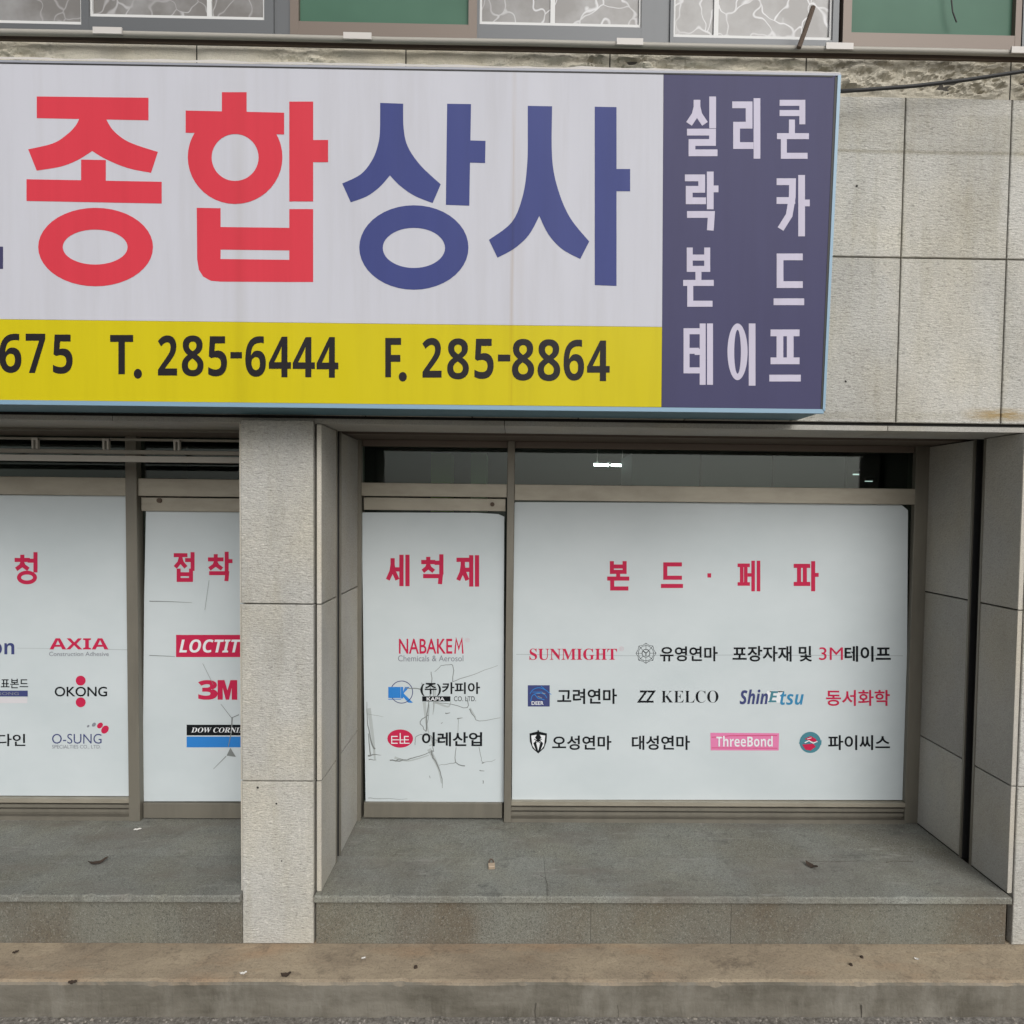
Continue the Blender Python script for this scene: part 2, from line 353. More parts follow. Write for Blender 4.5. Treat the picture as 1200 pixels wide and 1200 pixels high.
# wall slabs: two courses
sw = PX(1180, 300, YF) - PX(1056, 300, YF)
x = PX(1056, 300, YF) - 11*sw
while x < XR:
    a, b = max(x, XL), min(x + sw, XR)
    if b - a > .05:
        for z0, z1 in ((ZB, ZM), (ZM, ZT)):
            d = random.uniform(-.0015, .0015)
            MB().box(a + .0035, b - .0035, YF + d, YF + .028, z0 + .0035, z1 - .0035, .003).build('granite_slab', M['granite'], B)
    x += sw
# ledge course faint line: weathered water mark low on the upper course
# split-face band
def rough_piece(a, b, z0, z1, seed):
    nx, nz = max(10, int((b - a)/.0075)), 28; mb = MB()
    for j in range(nz + 1):
        for i in range(nx + 1):
            u, v = i/nx, j/nz; x = a + (b - a)*u; z = z0 + (z1 - z0)*v
            p = Vector((x*2.2, seed*.3, z*4)); big = noise.fractal(p*2.0, 1.0, 2.0, 4)
            rid = 1 - abs(noise.noise(Vector((x*4 + seed, z*16, seed)))) * 2
            env = min(1, min(u, 1-u)*20) * min(1, v*6) * min(1, (1-v)*3)
            rt = max(0, min(1, .25 + noise.noise(Vector((x*1.5, 3, 0)))*1.4 + (.55 if x > PX(690,80,YF) else (.1 if x > PX(475,80,YF) else -.45))))
            st_ = noise.noise(Vector((x*9 + z*14, z*30 - x*5, seed*2))); led = math.floor((st_ + .5)*4)/4 - .5
            y = YF + .014 - env*(.007 + rt*(.045*led + .030*max(0, rid)*noise.noise(Vector((x*7,z*22,1))) + .012*big + .010*noise.noise(Vector((x*40, z*70, 2)))))
            mb.v.append((x, y, z))
    w = nx + 1
    for j in range(nz):
        for i in range(nx): q = j*w + i; mb.f.append((q, q+1, q+1+w, q+w))
    mb.build('split_face_block', M['rough'], B)
ed = [-330, -250, -10, 229, 475, 715, 946, 1187, 1420, 1530]
for k, (p0, p1) in enumerate(zip(ed, ed[1:])):
    rough_piece(PX(p0, 85, YF) + .003, PX(p1, 85, YF) - .003, ZT + .004, ZR, k)
box('wall_coping', M['core'], B, XL, XR, YF + .03, YF + .15, ZR - .008, ZR + .02)
# soffit slabs with a pale front edge
e = [XL, PX(130,500,YF), PX(591,500,YF), PX(1042,500,YF), XR]
for a, b in zip(e, e[1:]):
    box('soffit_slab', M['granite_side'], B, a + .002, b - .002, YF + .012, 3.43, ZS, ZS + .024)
box('soffit_panel', M['brown_frame'], B, XL, XR, 3.56, 4.02, ZS + .002, ZS + .03)
box('shutter_slot', M['dark'], B, XL, XR, 3.425, 3.565, ZS + .06, ZS + .09)
box('drip_gap', M['dark'], B, XL, XR, YF + .018, YF + .05, ZS + .024, ZB + .002)
# pillars
def hslabs(parent, kind, x0, x1, y0, y1, zs, mt, b=.002):
    for z0, z1 in zip(zs, zs[1:]):
        d = random.uniform(-.0008, .0008)
        mb = MB()
        if kind == 'front': mb.box(x0, x1, y0 + d, y1, z0 + .003, z1 - .003, .003)
        else: mb.box(x0 + d, x1 + d, y0, y1, z0 + .0045, z1 - .0045)
        mb.build('granite_slab', mt, parent)
zj1, zj2 = PZ(326, 707.5, YF), PZ(326, 914.5, YF)
# reveal joints measured on the jambs
zr = [ZP, PZ(1195, 921, YF), PZ(1195, 715, YF), ZS]
# middle pillar
pil = box('pillar', M['core'], B, XPL + .012, XB0 - .026, YF + .03, 3.90, ZL + .001, ZS)
hslabs(pil, 'front', XPL, XPR, YF - .012, YF + .026, [ZL, zj2, zj1, ZS + .014], M['granite'])
GY0, GY1 = 3.36, 3.45          # shutter guide slot
for (ya, yb) in ((YF, GY0), (GY1, 3.835)):
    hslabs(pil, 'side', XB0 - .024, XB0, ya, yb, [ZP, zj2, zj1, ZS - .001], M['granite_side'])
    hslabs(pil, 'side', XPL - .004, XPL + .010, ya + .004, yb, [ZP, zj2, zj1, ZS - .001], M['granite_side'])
# pale arris at the corner of the reveal
def arris(parent, xa, xb, yy=YF):
    for z0, z1 in zip([ZP, zj2, zj1], [zj2, zj1, ZS - .004]):
        box('corner_strip', M['granite_edge'], parent, xa, xb, yy - .003, yy - .0005, z0 + .003, z1 - .003)
arris(pil, XB0 - .021, XB0 - .001); arris(pil, XPL - .012, XPL - .003, YF + .004)
def guide(parent, x, s):       # steel channel let into the reveal; s = +1 when the wall body lies at +x
    mb = MB(); w = .06*s
    mb.box(x - .004*s, x + w, GY0 - .001, GY0 + .012, ZP, ZS - .001); mb.box(x - .004*s, x + w, GY1 - .012, GY1 + .001, ZP, ZS - .001)
    mb.build('shutter_guide', M['bronze'], parent)
    box('guide_back', M['dark'], parent, x + w*.55, x + w*.6, GY0 + .0125, GY1 - .0125, ZP, ZS - .001)
    box('slot_shade', M['black'], parent, x + .004*s, x + w*.54, GY0 + .0125, GY0 + .017, ZP, ZS - .001); box('slot_shade', M['black'], parent, x + .004*s, x + w*.54, GY1 - .017, GY1 - .0125, ZP, ZS - .001)  # black strips darken the slot walls in place of shade
guide(pil, XB0, -1)
# right pillar
XQ = PX(1194, 800, YF)
pr = box('pillar', M['core'], B, XB1 + .05, XR, YF + .03, 3.90, ZL + .001, ZS)
hslabs(pr, 'front', XQ + .006, XR, YF - .012, YF + .026, [ZL, zr[1], zr[2], ZS + .014], M['granite'])
for (ya, yb) in ((YF, GY0), (GY1, 3.835)):
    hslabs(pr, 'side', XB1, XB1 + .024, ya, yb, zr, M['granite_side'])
for z0, z1 in zip(zr, zr[1:]): box('corner_strip', M['granite_edge'], pr, XB1 + .001, XB1 + .023, YF - .003, YF - .0005, z0 + .003, z1 - .003)
guide(pr, XB1, 1)
# little drilled holes and chips in the stone face
for px, py, r in ((302,923,.006), (324,942,.005), (1004,218,.006), (991,447,.006), (330,1009,.004)):
    c = at(px, py, YF - .0135 if px < 400 else YF - .002)
    mb = MB(); mb.poly([(c.x + r*math.cos(a)*random.uniform(.7,1.2), c.y, c.z + r*math.sin(a)*random.uniform(.7,1.2)) for a in [k*math.pi/4 for k in range(8)]])
    mb.build('drill_hole', M['dark'], B)
# interior of the shop
room = MB()
RZ1 = ZS + .55
room.box(XL, XR, 7.4, 7.5, ZP - .05, RZ1); room.box(XL, XL + .05, 4.0, 7.4, ZP - .05, RZ1); room.box(XR - .05, XR, 4.0, 7.4, ZP - .05, RZ1)
room.build('interior_wall', M['inside'], B)
box('ceiling', M['inside'], B, XL, XR, 3.92, 7.5, RZ1, RZ1 + .08)
box('interior_floor', M['floor'], B, XL, XR, 4.41, 7.5, ZP - .08, ZP - .02)
box('bulkhead', M['core'], B, XL, XR, 3.92, 4.0, ZS + .035, RZ1)
# blocks behind the transoms, put in for green smudges seen in the glass
o = box('block', mat('green_block', (.34,.50,.14), .7), None, PX(505,540,5.2), PX(528,540,5.2), 5.2, 5.5, PZ(515,600,5.2), PZ(515,531,5.2)); tag(o, 'narrow olive green carton standing for a green smudge in the transom over the right bay door', 'block')
o = box('block', mat('pale_green_block', (.40,.60,.32), .7), None, PX(552,540,5.0), PX(570,540,5.0), 5.0, 5.3, PZ(560,600,5.0), PZ(560,531,5.0)); tag(o, 'pale green carton standing for a green smudge in the transom, next to the mullion above the shop door', 'block')
cb = thing('reflection_backdrop', 'wide grey cabinet standing for a reflection in the transom over the large window', 'backdrop')  # solid box added as the grey reflection in the transom glass
box('body', mat('backdrop_grey', (.15,.18,.19), .6), cb, PX(741,540,4.8), PX(990,540,4.8), 4.8, 5.3, ZP, PZ(860,533,4.8))
box('backdrop_line', M['dark'], cb, PX(820,540,4.795), PX(822,540,4.795), 4.796, 4.80, ZP + .1, PZ(860,534,4.8))
box('backdrop_line', M['dark'], cb, PX(905,540,4.795), PX(906,540,4.795), 4.796, 4.80, ZP + .1, PZ(860,534,4.8))
# hanging fluorescent lamp
lt = thing('fluorescent_lamp', 'lit white fluorescent tube hanging inside the shop, seen through the transom', 'lamp')
la, lb = at(696, 544.5, 5.9), at(733, 545.5, 5.9)
MB().tube([la, lb], .011, 8).build('tube', M['lamp'], lt)
c = (la + lb)/2; box('tube_holder', M['window_white'], lt, c.x - .012, c.x + .012, 5.89, 5.92, c.z - .012, c.z + .03)
mb = MB(); mb.tube([la + Vector((.03,0,.0)), (la.x + .03, 5.9, RZ1)], .003, 5); mb.tube([lb - Vector((.03,0,0)), (lb.x - .03, 5.9, RZ1)], .003, 5); mb.build('hanger', M['rail'], lt)
for k, (px, py, w, lab) in enumerate(((1003,556,7,'small glowing bar standing for a reflected light, upper of two at the right end of the transom'), (1018,564,9,'slim glowing bar standing for a reflected light, lower of two at the far right of the transom'))):
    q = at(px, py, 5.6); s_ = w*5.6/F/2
    l_ = thing('lamp_glint', lab, 'lamp', 'glowing bars for reflections in the transom')
    MB().tube([(q.x - s_, 5.6, q.z), (q.x + s_, 5.6, q.z)], .006 if k == 0 else .0035, 8).build('tube', M['glint_glow'], l_)  # glowing bar added in place of a light's reflection in the glass
    MB().box(q.x - s_*1.1, q.x + s_*1.1, 5.585, 5.615, q.z + .009, q.z + .03).build('glint_backing', M['grey_steel'], l_)
# ------------------------------------------------------------------ upper windows
ZU = PZ(600, 47, 3.13)          # foot of the window frames
ZUT = PZ(600, -230, 3.13)
box('window_backing', M['dark'], B, XL, XR, YF + .10, YF + .16, ZU - .04, ZUT + .1)
box('sill', M['grey_steel'], B, XL, XR, YF + .03, YF + .10, ZR + .003, ZU + .012)
def upper(p0, p1, kind, inner, extra=None):
    x0, x1 = PX(p0, 20, 3.13), PX(p1, 20, 3.13)
    fm = M['brown_frame'] if kind == 'green' else M['grey_steel']
    yb = 3.128 if kind == 'green' else 3.136
    fw = (PX(inner[0], 20, 3.13) - x0, x1 - PX(inner[1], 20, 3.13)); zb = PZ((p0+p1)/2, inner[2], 3.13)
    mb = MB(); mb.box(x0, x0 + fw[0], yb, yb + .05, ZU, ZUT); mb.box(x1 - fw[1], x1, yb, yb + .05, ZU, ZUT)
    mb.box(x0 + fw[0], x1 - fw[1], yb + .001, yb + .05, ZU, zb); mb.box(x0 + fw[0], x1 - fw[1], yb + .001, yb + .05, ZUT - .05, ZUT)
    f = mb.build('upper_window', fm, B)
    box('pane', M['green_glass'] if kind == 'green' else M['crackle'], f, x0 + fw[0], x1 - fw[1], yb + .024, yb + .032, zb, ZUT - .05)
    if kind != 'green':
        w = MB(); a, b = x0 + fw[0], x1 - fw[1]; k = .020
        w.box(a, a + k*.5, yb + .012, yb + .023, zb, ZUT - .05); w.box(b - k*.5, b, yb + .012, yb + .023, zb, ZUT - .05); w.box(a + k*.5, b - k*.5, yb + .012, yb + .023, zb, zb + k)
        for e_ in (extra or []):
            xe = PX(e_, 10, 3.13); w.box(xe - .011, xe + .011, yb + .013, yb + .0225, zb + k, ZUT - .05)
        w.build('white_bead', M['window_white'], f)
    else:
        box('dark_bead', M['black'], f, x0 + fw[0], x1 - fw[1], yb + .012, yb + .022, zb, zb + .006)
    return f
upper(-140, 99, 'crackle', (-130, 94, 25)); upper(99, 320, 'crackle', (103, 309, 20), [243]); upper(340, 559, 'green', (350, 549, 27))
upper(559, 766, 'crackle', (562, 752, 29), [648]); upper(786, 984, 'crackle', (790, 977, 44), [841]); upper(988, 1197, 'green', (998, 1190, 40))
upper(1200, 1420, 'crackle', (1210, 1410, 48), [1300]); upper(-330, -142, 'green', (-320, -152, 22))
for p0, p1 in ((320, 340), (766, 786)): box('mullion', M['grey_steel'], B, PX(p0,20,3.13), PX(p1,20,3.13), 3.150, 3.17, ZU, ZUT)
# black wire stuck on the green pane
MB().tube([at(1112, -30, 3.115), at(1115, 0, 3.115), at(1116.5, 14, 3.115), at(1121, 26, 3.115)], .0035, 6).build('hanging_wire', M['black'], B)
# guard rail along the foot of the windows
RL = thing('window_rail', 'long dull metal rail with pale clips running along the foot of the upper windows', 'rail')
zr0, zr1 = PZ(600, 50, 3.05), PZ(600, 43.5, 3.05)
MB().tube([(XL + (XR - XL)*k/12, 3.068, (zr0 + zr1)/2 + .0015*math.sin(k*2.3)) for k in range(13)], .0135, 12).build('rail_bar', M['rail'], RL, True)
MB().box(XL, XR, 3.088, 3.10, zr0 - .008, zr0 + .01).build('rail_shadow_strip', M['rust'], RL)  # dark strip put in as the shaded gap below the rail
for p0, p1 in ((-190,-160), (108,142), (402,435), (723,754), (969,1001), (1187,1222)):
    box('clip', M['clip'], RL, PX(p0, 45, 3.04), PX(p1, 45, 3.04), 3.044, 3.052, zr0 - .001, zr1 + .003)
rod = MB().tube([at(936, 56, 3.035), at(942, 40, 3.03), at(953, 8, 3.02)], .011, 8).build('iron_stub', M['rust']); tag(rod, 'short rusty iron stub leaning up from the rail before the crackled window', 'iron bar')
# ------------------------------------------------------------------ black cable
pts = [at(984, 107, 2.99), at(1010, 105.5, 3.02), at(1070, 101, 3.03), at(1130, 94, 3.03), at(1200, 83.5, 3.03), at(1330, 62, 3.03)]
cb_ = MB().tube(pts, .0085, 7).build('cable', M['black'], smooth=True); tag(cb_, 'thin black cable running from behind the sign up to the right across rough stone', 'cable')
# ================================================================== 2D drawing on planes
LAY = [0]
def lay():
    LAY[0] = (LAY[0] + 1) % 12; return LAY[0]*.00005
def flat(polys, Y, name, m, parent):
    mb = MB()
    for p in polys:
        y = Y - lay(); n = len(mb.v)
        if isinstance(p, tuple) and p[0] == 'ring':
            _, cx, cy, rx, ry, ix, iy, sx, sy = p; K = 44
            for k in range(K):
                a = 2*math.pi*k/K
                mb.v += [tuple(at(cx + rx*math.cos(a), cy + ry*math.sin(a), y)), tuple(at(cx + sx + ix*math.cos(a), cy + sy + iy*math.sin(a), y))]
            for k in range(K): a, b = n + 2*k, n + 2*((k+1) % K); mb.f.append((a, b, b+1, a+1))
        elif isinstance(p, tuple) and p[0] == 'disc':
            _, cx, cy, rx, ry, rot = p; K = 28; c, s_ = math.cos(rot), math.sin(rot)
            mb.poly([at(cx + rx*math.cos(a)*c - ry*math.sin(a)*s_, cy + rx*math.cos(a)*s_ + ry*math.sin(a)*c, y) for a in [2*math.pi*k/K for k in range(K)]])
        elif isinstance(p, tuple) and p[0] == 'line':
            _, pts, w = p[:3]; w1 = p[3] if len(p) > 3 else w
            L = len(pts); pr_ = [Vector(q) for q in pts]
            for i in range(L):
                d0 = (pr_[i] - pr_[i-1]).normalized() if i else None; d1 = (pr_[i+1] - pr_[i]).normalized() if i < L-1 else None
                if d0 is None: d0 = d1
                if d1 is None: d1 = d0
                n0, n1 = Vector((-d0.y, d0.x)), Vector((-d1.y, d1.x)); mm = (n0 + n1)
                mm = mm.normalized() if mm.length > .01 else n0
                k = (w + (w1 - w)*i/(L-1))/2/max(.35, mm.dot(n0))
                a, b = pr_[i] + mm*k, pr_[i] - mm*k
                mb.v += [tuple(at(a.x, a.y, y)), tuple(at(b.x, b.y, y))]
            for i in range(L-1): q = n + 2*i; mb.f.append((q, q+2, q+3, q+1))
        else:
            mb.poly([at(a, b, y) for a, b in p])
    return mb.build(name, m, parent)
def rect(x0, y0, x1, y1): return [(x0,y0),(x1,y0),(x1,y1),(x0,y1)]
def line(pts, w, w1=None): return ('line', pts, w, w if w1 is None else w1)
def text(s, bx, Y, m, parent, bold=0.0, shear=0.0, name='lettering'):
    cu = bpy.data.curves.new('letters', 'FONT'); cu.body = s; cu.offset = bold; cu.shear = shear; cu.resolution_u = 4
    tmp = bpy.data.objects.new('letters', cu); COL.objects.link(tmp)
    dg = bpy.context.evaluated_depsgraph_get(); me = bpy.data.meshes.new_from_object(tmp.evaluated_get(dg))
    bpy.data.objects.remove(tmp); bpy.data.curves.remove(cu)
    xs = [v.co.x for v in me.vertices]; ys = [v.co.y for v in me.vertices]
    x0, x1, y0, y1 = min(xs), max(xs), min(ys), max(ys); y = Y - lay() - .0006
    for v in me.vertices:
        v.co = at(bx[0] + (v.co.x - x0)/(x1 - x0)*(bx[2]-bx[0]), bx[3] - (v.co.y - y0)/(y1 - y0)*(bx[3]-bx[1]), y)
    me.materials.clear(); return link(name, me, m, parent)
def alpha(t, A, a, z=None):
    return ''.join(chr(A + ord(c) - 65) if 'A' <= c <= 'Z' else chr(a + ord(c) - 97) if 'a' <= c <= 'z' else chr(z + ord(c) - 48) if z and '0' <= c <= '9' else c for c in t)
def serif(t): return alpha(t, 0x1D400, 0x1D41A)
def sansb(t): return alpha(t, 0x1D5D4, 0x1D5EE, 0x1D7EC)
def sansbi(t): return alpha(t, 0x1D63C, 0x1D656)
# Hangul built from strokes: letters of a unit square, fitted to boxes
J = {'g': [[(0,.1),(1,.1),(.95,1)]], 'n': [[(.08,0),(.08,.9),(1,.9)]], 'd': [[(1,.08),(.08,.08),(.08,.92),(1,.92)]],
     'r': [[(0,.07),(.93,.07),(.93,.5),(.07,.5),(.07,.93),(1,.93)]], 'b': [[(.08,0),(.08,.93),(.92,.93),(.92,0)], [(.08,.36),(.92,.36)]],
     's': [[(.5,0),(.5,.3),(.38,.62),(0,1)], [(.5,.3),(.62,.62),(1,1)]], 'j': [[(.04,.08),(.96,.08)], [(.5,.08),(.5,.32),(.38,.64),(0,1)], [(.5,.32),(.62,.64),(1,1)]],
     'c': [[(.5,-.18),(.5,.1)], [(.04,.12),(.96,.12)], [(.5,.12),(.5,.4),(.38,.68),(0,1)], [(.5,.4),(.62,.68),(1,1)]],
     'k': [[(0,.05),(.95,.05),(.93,.38),(.7,.78),(.05,1.08)], [(.0,.46),(.9,.46)]], 'q': [[(0,0),(1,0),(1,1)], [(0,.55),(1,.55)]], 't': [[(1,.08),(.08,.08),(.08,.92),(1,.92)], [(.1,.5),(.92,.5)]],
     'p': [[(0,.08),(1,.08)], [(.27,.08),(.27,.92)], [(.73,.08),(.73,.92)], [(0,.92),(1,.92)]], 'I': [[(.5,0),(.5,1)]], '-': [[(0,.5),(1,.5)]],
     'A': [[(.3,0),(.3,1)], [(.3,.45),(1,.45)]], 'E2': [[(0,0),(0,1)], [(1,0),(1,1)], [(-.7,.46),(0,.46)]], 'EO': [[(.85,0),(.85,1)], [(.1,.4),(.85,.4)]],
     'O': [[(.5,0),(.5,.9)], [(0,.9),(1,.9)]]}
def hangul(parts, bx, w):
    out = []; X0, Y0, X1, Y1 = bx; h = w/2
    for p in parts:
        k, x0, y0, x1, y1 = p[:5]
        ax, bx_ = X0 + h + (X1-X0-w)*x0, X0 + h + (X1-X0-w)*x1; ay, by = Y0 + h + (Y1-Y0-w)*y0, Y0 + h + (Y1-Y0-w)*y1
        if k == 'o':
            cx, cy = (ax+bx_)/2, (ay+by)/2; rx, ry = (bx_-ax)/2 + h, (by-ay)/2 + h
            out.append(('ring', cx, cy, rx, ry, rx - w, ry - w*.95, 0, 0))
        else:
            for s_ in J[k]:
                pts = [(ax + (bx_-ax)*u, ay + (by-ay)*v) for u, v in s_]
                for i_, (e0, e1) in ((0, (pts[0], pts[1])), (-1, (pts[-1], pts[-2]))):      # square ends
                    d = Vector(e0) - Vector(e1)
                    if k in 'gndrbjckqtpI-O' or k in ('A', 'E2', 'EO'):
                        if abs(d.x) < 1e-6 or abs(d.y) < 1e-6:
                            inner = (k in ('A','EO','E2') and i_ != 0 and False)
                            if not inner: pts[i_] = tuple(Vector(e0) + d.normalized()*h*.98)
                out.append(line(pts, w))
    return out
SY = {  # syllables as (letter, box inside the syllable)
 '실': [('s',0,0,.62,.44),('I',.84,0,1,.46),('r',.05,.56,.98,1)], '리': [('r',0,.0,.62,.88),('I',.82,0,1,1)],
 '콘': [('q',.1,.0,.86,.34),('I',.42,.36,.5,.58),('-',0,.6,1,.62),('n',.08,.7,.95,1)], '락': [('r',0,.02,.54,.5),('A',.74,0,1,.56),('g',.08,.68,.86,1)],
 '카': [('k',0,.02,.5,.86),('A',.74,0,1,1)], '본': [('b',.08,0,.92,.36),('I',.42,.4,.58,.56),('-',0,.58,1,.6),('n',.1,.68,.95,1)],
 '드': [('d',.06,0,.94,.66),('-',0,.9,1,1)], '테': [('t',0,.02,.46,.86),('E2',.7,0,1,1)], '이': [('o',0,0,.58,.9),('I',.84,0,1,1)],
 '프': [('p',.05,0,.95,.66),('-',0,.9,1,1)], '세': [('s',.02,.05,.5,.84),('E2',.7,0,1,1)], '척': [('c',0,.16,.56,.54),('EO',.68,0,1,.58),('g',.12,.68,.92,1)],
 '제': [('j',.02,.03,.5,.84),('E2',.7,0,1,1)], '접': [('j',0,0,.58,.5),('EO',.6,0,1,.56),('b',.12,.62,.92,1)], '착': [('c',0,.16,.6,.56),('A',.74,0,1,.6),('g',.08,.68,.84,1)],
 '청': [('c',0,.16,.6,.54),('EO',.62,0,1,.58),('o',.14,.66,.92,1)], '페': [('p',0,.04,.46,.86),('E2',.72,0,1,1)], '파': [('p',0,.04,.6,.86),('A',.76,0,1,1)],
}
# ================================================================== SHOP SIGN
SG = thing('shop_sign', 'long box sign with big red and blue Korean letters and phone numbers on yellow', 'sign')
YB = YF - .004
TL, TR, BR, BL = (-330, 64), (985, 88), (965.5, 484), (-330, 470)
def quadbox(name, m, parent, pts, y0, y1):
    mb = MB(); a = [at(px, py, y0) for px, py in pts]; mb.v = [tuple(p) for p in a] + [(p.x, y1, p.z) for p in a]
    mb.f = [(0,1,2,3), (7,6,5,4), (0,4,5,1), (1,5,6,2), (2,6,7,3), (3,7,4,0)]; return mb.build(name, m, parent)
quadbox('box_body', M['s_side'], SG, [TL, (983,89.5), (964,483), (-330,469)], YS + .006, YB)
quadbox('bottom_trim', M['s_trim'], SG, [(-330,465), (965,479.5), (965.5,484.5), (-330,470)], YS - .006, YS + .010)
quadbox('side_trim', M['s_trim'], SG, [(982,88), (985.8,88), (967,482), (964.3,479.3)], YS - .008, YS + .012)
quadbox('top_trim', M['s_tin'], SG, [(-330,64.8), (985.5,86), (985.5,88.6), (-330,67.5)], YS - .006, YS + .012)
# crumpled tin flashing above the top edge
mb = MB(); K = 150
for i in range(K + 1):
    px = -330 + (985 + 330)*i/K; y0 = 68 + (px)*.0178 + (0 if px > 0 else 0)
    w = 1.2 + 3.6*noise.noise(Vector((px*.018, 3, 0))) + 1.2*noise.noise(Vector((px*.08, 3, 0)))
    p = at(px, y0 - max(0.6, w), YS + .05); q = at(px, y0 + 1, YS + .004)
    mb.v += [tuple(p), tuple(q)]
for i in range(K): mb.f.append((2*i, 2*i+2, 2*i+3, 2*i+1))
mb.build('flashing', M['clip'], SG)
quadbox('white_panel', M['s_white'], SG, [(-330,66), (777.5,84.5), (775.8,383), (-330,370)], YS - .004, YS + .005)
quadbox('yellow_panel', M['s_yellow'], SG, [(-330,370.3), (775.8,383.3), (775,477), (-330,465)], YS - .004, YS + .005)
quadbox('navy_panel', M['s_navy'], SG, [(777.8,84.8), (979.5,88), (963,479.5), (775.3,477)], YS - .0038, YS + .005)
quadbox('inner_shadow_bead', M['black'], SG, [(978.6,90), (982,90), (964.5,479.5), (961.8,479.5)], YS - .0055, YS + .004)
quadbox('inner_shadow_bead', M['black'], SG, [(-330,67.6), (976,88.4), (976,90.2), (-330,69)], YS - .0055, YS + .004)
YT = YS - .0045
def big(name, polys, m): return flat(polys, YT, name, m, SG)
def arc(cl, w): return line(cl, w)
def sm(pts, k=5):     # smooth a centreline (Catmull-Rom)
    P = [Vector(p) for p in pts]; out = []
    for i in range(len(P)-1):
        a, b, c, d = P[max(i-1,0)], P[i], P[i+1], P[min(i+2, len(P)-1)]
        for j in range(k):
            t_ = j/k; out.append(tuple(.5*((2*b) + (c-a)*t_ + (2*a-5*b+4*c-d)*t_**2 + (3*b-a-3*c+d)*t_**3)))
    out.append(tuple(P[-1])); return out
big('lettering', [
    [(43,113),(174,114.5),(174,141),(43,138.5)],
    [(93,139)] + sm([(93,139),(88,148),(78,158),(62,168),(33,175)])[1:] + [(43,200)] + sm([(43,200),(72,195),(92,187),(108,177)]) + [(125,139.5)],
    [(92.5,139.6),(124.5,139.8)] + sm([(124.5,139.8),(132,152),(145,163),(160,170),(185,178)])[1:] + [(177,202.5)] + sm([(177,202.5),(150,197),(125,187),(108,177)]) ,
    [(95,187),(124,187.5),(124,214),(95,213)], [(31,210),(189.5,213),(189.5,238.5),(31,235.5)],
    ('ring', 112, 289.5, 67.3, 46, 38, 20.5, -.5, 0)], M['s_red'])
big('lettering', [
    rect(260,108,289,134), [(217.5,129.5),(333,132),(333,157.5),(217.5,155.5)], ('ring', 275.5, 184, 55.5, 55, 27.5, 27.5, 0, .5),
    rect(339,119,367,236), rect(366,164,384.5,190),
    [(230,243.5),(259,244),(259,267),(339,268),(339,245),(367,245),(367,330.5),(247,330),(239,326),(233.5,318),(230.5,306)][:0] or
    [(230.5,243.5),(258.5,244),(258.5,304),(258.5,330),(247,329),(238,324),(233,316),(231,304)],
    rect(339,245,367,330.5), [(258,266),(339.5,267),(339.5,293.5),(258,292.5)], [(258,303.5),(339.5,304.5),(339.5,330.5),(257,330)]], M['s_red'])
big('lettering', [
    [(445.5,120.5),(472.5,121.5)] + sm([(472.5,121.5),(473,150),(478,172),(493,194),(516.5,216)])[1:] + [(507,238)] + sm([(507,238),(485,229),(468,217),(457,205.5)]) + sm([(457,205.5),(445,219),(430,230),(411,237)])[1:] + [(401,215)] + sm([(401,215),(423,204),(437,186),(444,165),(445.5,145)])[1:-1],
    [(524,121.5),(552,122),(550,241),(522.5,240)], [(550.8,164.5),(569,165),(568.5,191),(550.4,190.5)], ('ring', 485, 290, 64, 49.5, 36.5, 23.5, 0, .5)], M['s_blue'])
big('lettering', [
    [(618.5,124),(647,124.5)] + sm([(647,124.5),(647,185),(654,222),(668,255),(690.5,283)])[1:] + [(680,303.5)] + sm([(680,303.5),(659,292),(643,275),(632,253)]) + sm([(632,253),(620,275),(603,291),(583,302)])[1:] + [(573,281)] + sm([(573,281),(600,260),(613,228),(618,190),(618.5,150)])[1:-1],
    [(697,125),(722.5,125.5),(722.5,335),(697,334)], rect(722,198,738.5,224)], M['s_blue'])
big('lettering', [[(-6,289),(3.5,289),(3.5,315),(-6,315)]], M['s_navy'])
for ch, a, b, c, d in (('6',-1,391,25,437),('7',30,391,53,437),('5',62,392,85,438),('T',129,392.5,156,438.5),('2',185,393,207.5,440),('8',213,393,238.5,441),('5',244,394,266,441),('6',287.5,394,311.5,441.5),
    ('4',315,394.5,341,442),('4',343,395,369,442),('4',371,395,396.5,442.5),('F',451.5,396,470,442),('2',495,396,517.5,442.5),('8',524,396.5,549.5,444.5),('5',556,397,578.5,444),
    ('8',600,397,626,446),('8',630,397.5,656.5,446.5),('6',660.5,398,684.5,446),('4',688,399,714.5,446.5)):
    text(sansb(ch), (a, b, c, d), YT, M['s_ink'], SG)
big('lettering', [('disc', 161.5, 438, 4.8, 5.8, 0), ('disc', 472, 441.5, 4.8, 5.6, 0), rect(270,412.5,283.5,420), rect(583.5,415.5,598,423.5)], M['s_ink'])
for ch, a, b, c, d in (('실',803.5,113,841.5,185),('리',858,115,893.5,186),('콘',910.5,117,948,188),('락',802.5,201,842,274),('카',910,205,949,277),
                       ('본',800.5,290,836.5,361.5),('드',906.5,294,942.5,360.5),('테',800,379,835.5,451),('이',852.5,379,887.5,452),('프',901.5,383,938.5,450)):
    flat(hangul(SY[ch], (a, b, c, d), 7.9 if ch not in '테본콘' else 7.0), YT, 'lettering', M['s_pale'], SG)
